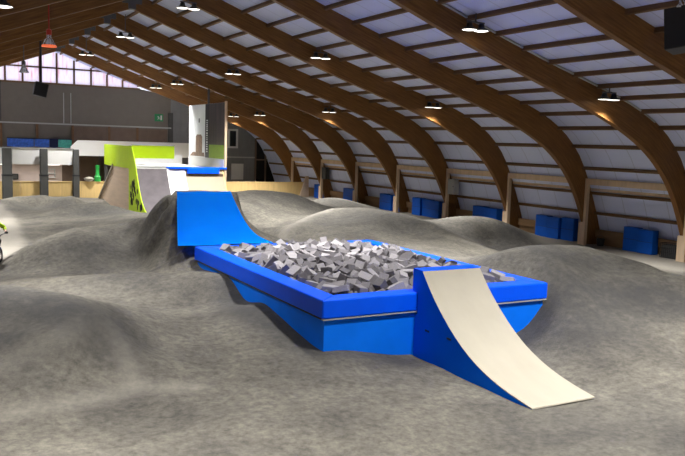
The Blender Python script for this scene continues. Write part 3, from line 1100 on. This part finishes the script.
bx('cover', -.22, .22, -.22, -.2, .05, .33, 'pillar_grey', b1, .005)
for k, (x0, x1, m_, lb) in enumerate(((5.4, 7.15, 'banner_blue', 'long blue banner hung above the balcony, end of the row'), (7.2, 8.2, 'banner_blue', 'blue banner hung above the balcony next to the navy panel'),
                                      (8.22, 8.8, 'navy', 'narrow navy panel between blue and teal banners'), (8.82, 9.75, 'teal_print', 'teal and white printed banner at the end of the banner row'))):
    bn = thing('hanging_banner', lb, 'banner', ((x0+x1)/2, 59.2, 3.1), 0, 'banners above the balcony')
    h_ = (x1-x0)/2
    MB().prism([(-h_, .05+.03*(k % 2)), (0, 0), (h_, .05), (h_, .62), (0, .6), (-h_, .64)], -.02, 0).build('cloth', m_, bn)
    bx('rail', -h_-.03, h_+.03, -.04, .03, .6, .65, 'navy', bn)
ex = thing('exit_sign', 'green exit sign with white running figure on the beige wall', 'sign', (16.25, Y_END-.02, 5.6))
bx('plate', -.33, .33, -.06, 0, -.28, .28, 'green_sign', ex, .01)
MB().tube([(-.05, -.07, .1), (-.02, -.07, -.02), (.06, -.07, -.12)], .02, 6).tube([(-.02, -.07, -.02), (-.1, -.07, -.14)], .02, 6).tube([(-.14, -.07, .04), (-.05, -.07, .09), (.05, -.07, .02)], .016, 6).build('running_figure', 'white_board', ex)
bx('door_mark', .12, .24, -.07, -.058, -.18, .18, 'white_board', ex)
bo = thing('serving_bowl', 'pale round bowl on top of the plywood barrier', 'bowl', (9.55, 51.55, 1.103))
MB().lathe([(.001, .02), (.12, .0), (.26, .08), (.33, .2), (.31, .2), (.24, .1), (.001, .06)], 20).build('body', 'white_board', bo, True)
MB().lathe([(.30, .17), (.2, .27), (.001, .31)], 20).build('contents', 'birch', bo, True)
gb = thing('green_canister', 'tall green canister on the barrier by the start platform', 'canister', (10.1, 51.62, 1.1))
MB().lathe([(.001, 0), (.2, 0), (.21, .3), (.12, .42), (.11, .9), (.001, .9)], 16).build('body', 'green_plastic', gb, True)
MB().lathe([(.13, .88), (.13, 1.05), (.001, 1.07)], 16).build('cap', 'green_plastic', gb, True)

# ------------------------------------------------------------------ right wall: posts, beams, mats
ORD = ['first', 'second', 'third', 'fourth', 'fifth', 'sixth', 'seventh', 'eighth', 'ninth', 'tenth', 'eleventh', 'twelfth']
for k, y in enumerate([q for q in ARCH_Y if q >= 19]):
    t_ = thing('timber_frame', 'pale timber post with head beam, %s along the wall counting from the wire crate' % ORD[k], 'timber frame', (25.14, y, 0), 0, 'timber frames along the mat wall')
    bx('post', -.1, .06, -.24, -HALF-.005, -.02, 2.88, 'post_wood', t_)
    bx('foot_block', -.1, .0, -HALF-.005, .12, -.02, .98, 'post_wood', t_)
    bx('head_beam', -.1, .06, -5+HALF+.01, -.24, 2.62, 2.88, 'post_wood', t_)
    bx('rear_beam', .24, .32, -5+HALF+.01, -HALF-.01, 2.34, 2.5, 'post_wood', t_)
MATS = [(20.55, 22.1, 2, 'beside the dark crate'), (24.85, 27.25, 3, None), (30.0, 32.0, 2, None), (35.0, 37.65, 3, None), (39.2, 41.4, 3, None), (44.5, 46.2, 2, None), (49.5, 50.8, 2, None)]
for gi, (y0, y1, nn, ex_) in enumerate(MATS):
    w1 = (y1-y0)/nn
    for j in range(nn):
        mt = thing('gym_mat', 'blue crash mat, one of %s upright in the %s wall bay from the wire crate' % ({2: 'two', 3: 'three'}[nn], ORD[gi]), 'mat', (25.65, y0+w1*(j+.5), 0), 0, 'blue mats standing along the wall')
        dx = (.0, .07, -.04)[(gi+j) % 3]
        hh = .97+.025*((gi*2+j) % 3)
        MB().box(-.2+dx, .16, -w1/2+.015, w1/2-.015, 0, hh, .025).build('cover', 'blue_mat', mt)
        bx('seam', -.206+dx, -.198+dx, -w1/2+.03, w1/2-.03, hh*.5-.008, hh*.5+.008, 'navy', mt)
cr = thing('wire_crate', 'dark wire crate by the wall next to blue mats', 'crate', (25.55, 19.75, 0))
for zz in (0, .18, .36, .54):
    MB().tube([(-.2, -.35, zz+.02), (.2, -.35, zz+.02), (.2, .35, zz+.02), (-.2, .35, zz+.02), (-.2, -.35, zz+.02)], .014, 6).build('hoop', 'black_metal', cr)
for k in range(9):
    yy = -.35+.0875*k
    bx('wire', -.21, -.19, yy-.006, yy+.006, 0, .57, 'black_metal', cr)
bx('liner', -.17, .17, -.32, .32, .02, .5, 'pillar_grey', cr)
bk = thing('black_bucket', 'small dark bucket at the foot of an arch', 'bucket', (25.55, 23.3, 0))
MB().lathe([(.001, .01), (.14, .01), (.18, .32), (.165, .32), (.13, .04), (.001, .04)], 18).build('body', 'black_metal', bk, True)
MB().tube([(0, -.175, .3), (0, -.15, .42), (0, 0, .48), (0, .15, .42), (0, .175, .3)], .008, 6).build('handle', 'steel', bk)
for (yc, m_, lb) in ((33.455, 'cabinet_grey', 'light grey electrical cabinet beside a timber post'), (48.455, 'pillar_grey', 'dark electrical cabinet high beside a timber post')):
    ec = thing('electrical_cabinet', lb, 'cabinet', (25.24, yc, 1.5))
    bx('case', -.16, .16, -.3, .3, 0, .8, m_, ec, .015)
    bx('door', -.18, -.16, -.27, .27, .03, .82, m_, ec, .006)
    bx('lock', -.195, -.18, -.24, -.2, .4, .46, 'black_metal', ec)

# ------------------------------------------------------------------ lamps
hood_me = MB().lathe([(.05, .22), (.08, .20), (.10, .10), (.24, .0), (.23, 0.0), (.09, .09), (.001, .1)], 20).mesh('hood', True)
hood_me.materials.append(M['black_metal'])
lens_me = MB().lathe([(.21, .02), (.15, .005), (.001, 0)], 20).mesh('lens', True)
lens_me.materials.append(M['lamp_lens'])


def in_z(x):
    xr = abs(x-RX)+RX
    return float(np.interp(xr, IN[:, 0], IN[:, 1])), float(np.interp(xr, OUT[:, 0], OUT[:, 1]))


for y in (-1, 9, 19, 29, 39, 49, 54):
    for x in (8.85, 14.4, 20.1, 1.4, -4.2):  # outermost row facing the mats is unseen, added for side light
        if y == 54 and x == 8.85:
            continue
        zi, zo = in_z(x)
        zl = zo-(1.15 if x < 10 else .56)
        nth = ORD[(54-y)//5]
        pos = {8.85: 'near the ridge', 14.4: 'halfway down the slope over the mats', 20.1: 'low on the slope over the mats', 1.4: 'high on the slope facing the mats', -4.2: 'added low on the slope facing the mats'}[x]
        f_ = thing('high_bay_lamp', 'twin lamp by the %s arch from the gable, %s' % (nth, pos), 'lamp', (x, y-.62, zl), 0, 'twin high-bay lamps under the roof')
        bx('bar', -.32, .32, -.02, .02, .26, .30, 'steel', f_)
        bx('hanger', -.015, .015, -.015, .015, .28, zo-zl-.02-.0, 'steel', f_)
        for s_ in (-.22, .22):
            h_ = link('hood', hood_me, None, f_)
            h_.location = (s_, 0, .04)
            l_ = link('lens', lens_me, None, h_)
            l_.location = (0, 0, -.012)
        ld = bpy.data.lights.new('lamp_light', 'AREA')
        ld.shape = 'RECTANGLE'
        ld.size, ld.size_y = .75, .36
        ld.energy = LAMP_W
        ld.spread = math.radians(100)
        ld.color = LAMP_C
        lo = bpy.data.objects.new('lamp_light', ld)
        COL.objects.link(lo)
        lo.parent = f_
        lo.location = (0, 0, -.03)

for (x, y, z, mt, lens, lb) in ((4.02, 28.8, 7.05, 'red_enamel', 'red_lens', 'red pendant lamp with glowing rim hanging from the roof'), (4.86, 43.8, 7.2, 'steel', 'lamp_lens', 'grey bell pendant lamp hanging in front of the gable glazing')):
    p = thing('pendant_lamp', lb, 'lamp', (x, y, z))
    p.scale = (.75, .75, .75)
    MB().lathe([(.06, .62), (.1, .60), (.11, .42), (.18, .38), (.3, .12), (.31, .1), (.29, .11), (.1, .36), (.001, .38)], 24).build('shade', 'chrome', p, True)
    MB().lathe([(.31, .12), (.34, .04), (.32, .04), (.29, .1)], 24).build('rim', lens if mt == 'red_enamel' else 'chrome', p, True)
    MB().lathe([(.07, .6), (.12, .58), (.12, .8), (.05, .86), (.001, .86)], 16).build('housing', mt, p, True)
    zi, zo = in_z(x)
    MB().tube([(0, 0, .84), (0, 0, (zo-z-.05)/.75)], .03, 8).build('rod', mt, p)
sk = thing('loudspeaker', 'black loudspeaker on a ceiling pole before the gable glazing', 'loudspeaker', (5.59, 43.8, 6.05))
T = Matrix.Rotation(.22, 4, 'Y')
MB().box(-.33, .33, -.25, .3, 0, .72, .03, T).build('cabinet', 'black_metal', sk)
MB().box(-.28, .28, -.265, -.25, .05, .67, .004, T).build('grille', 'black_cloth', sk)
MB().tube([(.1, 0, .68), (.1, 0, in_z(5.6)[1]-6.05-.04)], .06, 10).build('pole', 'black_metal', sk)
x, y, z = pz(681, 30, 6.55)
s2 = thing('loudspeaker', 'black loudspeaker chained close under a near roof arch', 'loudspeaker', (x, y, z), math.radians(20))
T = Matrix.Rotation(-.12, 4, 'X') @ Matrix.Rotation(.10, 4, 'Y')
MB().box(-.27, .27, -.25, .25, -.42, .42, .02, T).build('cabinet', 'black_metal', s2)
MB().box(-.23, .23, -.27, -.25, -.38, .38, .004, T).build('grille', 'black_cloth', s2)
for sx_ in (-.2, .2):
    mb = MB()
    zz = .45
    top = in_z(x)[1]-z-.1
    while zz < top:
        mb.torus((sx_*.8, 0, zz), (1, 0, 0) if int(zz*12) % 2 else (0, 1, 0), .045, .014, 12, 6)
        zz += .083
    mb.build('chain', 'chrome', s2)
MB().box(-.24, .24, -.05, .05, .41, .46, .01).build('bracket', 'chrome', s2)

# cable tray along the near arch
cc = [Vector((OUT[i][0]-RX, -HALF-.04, OUT[i][1]-.06)) for i in range(10, 46, 2)]
MB().tube(cc, .035, 6).build('cable_conduit', 'cabinet_grey', arches[4], True)['label'] = 'grey conduit clipped along the upper edge'

# ------------------------------------------------------------------ rider on a small bike
HD = Vector((.36, -.93, 0)).normalized()
bk = thing('bmx_bike', 'small black bmx bike ridden on the pale floor', 'bicycle', (2.0, 25.75, gz(2.1, 25.7)), math.atan2(HD.y, HD.x))
# local: +x forward, y left; both wheels stand on the floor
def floor_z(x, y):
    i_, j_ = int(np.searchsorted(gx, x)), int(np.searchsorted(gy, y))
    return float(GZ[j_-1:j_+1, i_-1:i_+1].max())


wf = Vector((2.0, 25.75, 0))+HD*.12
wr = Vector((2.0, 25.75, 0))-HD*.82
zf, zr = floor_z(wf.x, wf.y), floor_z(wr.x, wr.y)
bk.rotation_euler = (0, -math.atan2(zf-zr, .94), math.atan2(HD.y, HD.x))
bk.location.z = zf-(zf-zr)*.12/.94
for wx in (.12, -.82):
    w_o = MB().torus((wx, 0, .26), (0, 1, 0), .235, .027, 36, 8).build('wheel', 'rubber', bk, True)
    MB().torus((wx, 0, .26), (0, 1, 0), .205, .012, 36, 6).build('rim', 'steel', w_o, True)
    mb = MB()
    for k in range(18):
        a = k*2*math.pi/18
        mb.tube([(wx+.02*math.cos(a), .02*(-1)**k, .26+.02*math.sin(a)), (wx+.2*math.cos(a), 0, .26+.2*math.sin(a))], .0025, 4)
    mb.tube([(wx, -.06, .26), (wx, .06, .26)], .02, 8).build('spokes', 'steel', w_o)
fr = MB().tube([(-.02, 0, .58), (-.42, 0, .30)], .018).tube([(-.02, 0, .62), (-.52, 0, .52)], .018).tube([(-.42, 0, .30), (-.54, 0, .58)], .016)
for s_ in (-1, 1):
    fr.tube([(-.42, .03*s_, .30), (-.82, .05*s_, .26)], .010).tube([(-.52, .02*s_, .52), (-.82, .05*s_, .26)], .009)
fr.build('frame', 'black_metal', bk, True)
fk = MB().tube([(-.03, 0, .66), (0, 0, .54)], .018)
for s_ in (-1, 1):
    fk.tube([(0, 0, .54), (.02, .05*s_, .52), (.12, .05*s_, .26)], .012)
fk.build('fork', 'black_metal', bk, True)
hb = MB().tube([(-.04, -.36, .90), (-.03, -.2, .86), (-.01, -.05, .68), (-.01, .05, .68), (-.03, .2, .86), (-.04, .36, .90)], .013)
hb.tube([(-.03, -.18, .84), (-.03, .18, .84)], .010).build('handlebar', 'black_metal', bk, True)
MB().box(-.66, -.42, -.06, .06, .60, .65, .02).build('saddle', 'rubber', bk)
MB().tube([(-.42, -.1, .30), (-.42, .1, .30)], .014).tube([(-.42, .1, .30), (-.27, .1, .24)], .012).tube([(-.42, -.1, .30), (-.57, -.1, .36)], .012).box(-.32, -.22, .1, .2, .23, .255, .004).box(-.62, -.52, -.2, -.1, .35, .375, .004).build('crank_pedals', 'steel', bk)

rd = thing('person', 'person in a lime jersey and dark trousers crouched riding the small bike', 'person', tuple(bk.location), bk.rotation_euler.z)
rd.rotation_euler = bk.rotation_euler


def skin(name, joints, bones, m_, parent, root=0, sub=2):
    me_ = bpy.data.meshes.new(name)
    me_.from_pydata([j[0] for j in joints], bones, [])
    o = link(name, me_, m_, parent)
    md = o.modifiers.new('skin', 'SKIN')
    for i, j in enumerate(joints):
        me_.skin_vertices[0].data[i].radius = (j[1], j[1])
    me_.skin_vertices[0].data[root].use_root = True
    sb = o.modifiers.new('sub', 'SUBSURF')
    sb.levels = sub
    sb.render_levels = sub
    me_.polygons.foreach_set('use_smooth', [True]*len(me_.polygons))
    return o


J = [((-.62, 0, .80), .14), ((-.45, 0, 1.0), .145), ((-.28, 0, 1.2), .15), ((-.20, 0, 1.32), .07), ((-.14, 0, 1.42), .075)]
Bn = [(0, 1), (1, 2), (2, 3), (3, 4)]
for s_ in (1, -1):
    b0 = len(J)
    J += [((-.26, .19*s_, 1.22), .065), ((-.22, .40*s_, 1.08), .05), ((-.08, .37*s_, .95), .038), ((-.04, .36*s_, .925), .033)]
    Bn += [(2, b0), (b0, b0+1), (b0+1, b0+2), (b0+2, b0+3)]
    b0 = len(J)
    ft = ((-.27, .15*s_, .27) if s_ > 0 else (-.57, .15*s_, .39))
    kn = ((-.15, .19*s_, .68) if s_ > 0 else (-.28, .19*s_, .75))
    J += [((-.60, .11*s_, .78), .10), (kn, .065), ((ft[0]-.06, ft[1], ft[2]+.09), .042), ((ft[0]+.10, ft[1], ft[2]+.03), .036)]
    Bn += [(0, b0), (b0, b0+1), (b0+1, b0+2), (b0+2, b0+3)]
body = skin('body', J, Bn, 'skin', rd)
# clothing, hair and helmet are shells of their own
JT = [((-.56, 0, .86), .165), ((-.45, 0, 1.0), .165), ((-.28, 0, 1.2), .17), ((-.23, 0, 1.27), .10)]
BT = [(0, 1), (1, 2), (2, 3)]
for s_ in (1, -1):
    b0 = len(JT)
    JT += [((-.26, .19*s_, 1.22), .085), ((-.22, .40*s_, 1.08), .068), ((-.11, .375*s_, .975), .052)]
    BT += [(2, b0), (b0, b0+1), (b0+1, b0+2)]
skin('jersey', JT, BT, 'lime', rd)
JP = [((-.60, 0, .82), .13)]
BP = []
for s_ in (1, -1):
    ft = ((-.27, .15*s_, .27) if s_ > 0 else (-.57, .15*s_, .39))
    kn = ((-.15, .19*s_, .68) if s_ > 0 else (-.28, .19*s_, .75))
    b0 = len(JP)
    JP += [((-.58, .11*s_, .78), .12), (kn, .082), ((ft[0]-.06, ft[1], ft[2]+.1), .055)]
    BP += [(0, b0), (b0, b0+1), (b0+1, b0+2)]
    MB().box(ft[0]-.14, ft[0]+.15, ft[1]-.05, ft[1]+.05, ft[2]-.01, ft[2]+.09, .03).build('shoe', 'black_cloth', rd)
    g0 = [((-.06, .365*s_, .935), .036), ((-.03, .36*s_, .925), .034)]
    gl = skin('glove', g0, [(0, 1)], 'black_cloth', rd)
    for q in range(4):
        yy = (.325+.024*q)*s_
        MB().tube([(-.02, yy, .935), (.0, yy, .925), (.0, yy, .90), (-.02, yy, .885), (-.04, yy, .885)], [.012, .012, .0115, .011, .009], 8).build('finger', 'black_cloth', gl, True)
    MB().tube([(-.05, .32*s_, .92), (-.05, .30*s_, .895), (-.03, .30*s_, .88)], [.013, .012, .01], 8).build('finger', 'black_cloth', gl, True)
skin('trousers', JP, BP, 'black_cloth', rd)
hd = Vector((-.10, 0, 1.50))
bm = bmesh.new()
bmesh.ops.create_uvsphere(bm, u_segments=24, v_segments=16, radius=1)
for v in bm.verts:
    c_ = v.co
    v.co = Vector((hd.x+c_.x*.10*(1.05 if c_.x > 0 else .98), hd.y+c_.y*.078, hd.z+c_.z*.118))
    if c_.x > .75 and abs(c_.y) < .25 and -.35 < c_.z < .1:
        v.co.x += .018
mb = MB()
mb.bm.free()
mb.bm = bm
head = mb.build('head', 'skin', rd, True)
for s_ in (1, -1):
    MB().lathe([(.001, -.01), (.011, 0), (.001, .01)], 10, (hd.x+.093, .03*s_, hd.z+.005)).build('eye', 'white_board', head)
    MB().lathe([(.001, -.03), (.016, -.01), (.018, .015), (.001, .03)], 8, (hd.x, .078*s_, hd.z-.01)).build('ear', 'skin', head)
MB().tube([(hd.x+.088, -.025, hd.z-.06), (hd.x+.095, 0, hd.z-.062), (hd.x+.088, .025, hd.z-.06)], .006, 6).build('mouth', 'pink_wall', head)
MB().lathe([(.125, .0), (.13, .04), (.115, .1), (.07, .14), (.001, .15)], 24, (hd.x-.01, 0, hd.z+.02)).build('helmet', 'black_metal', rd, True)
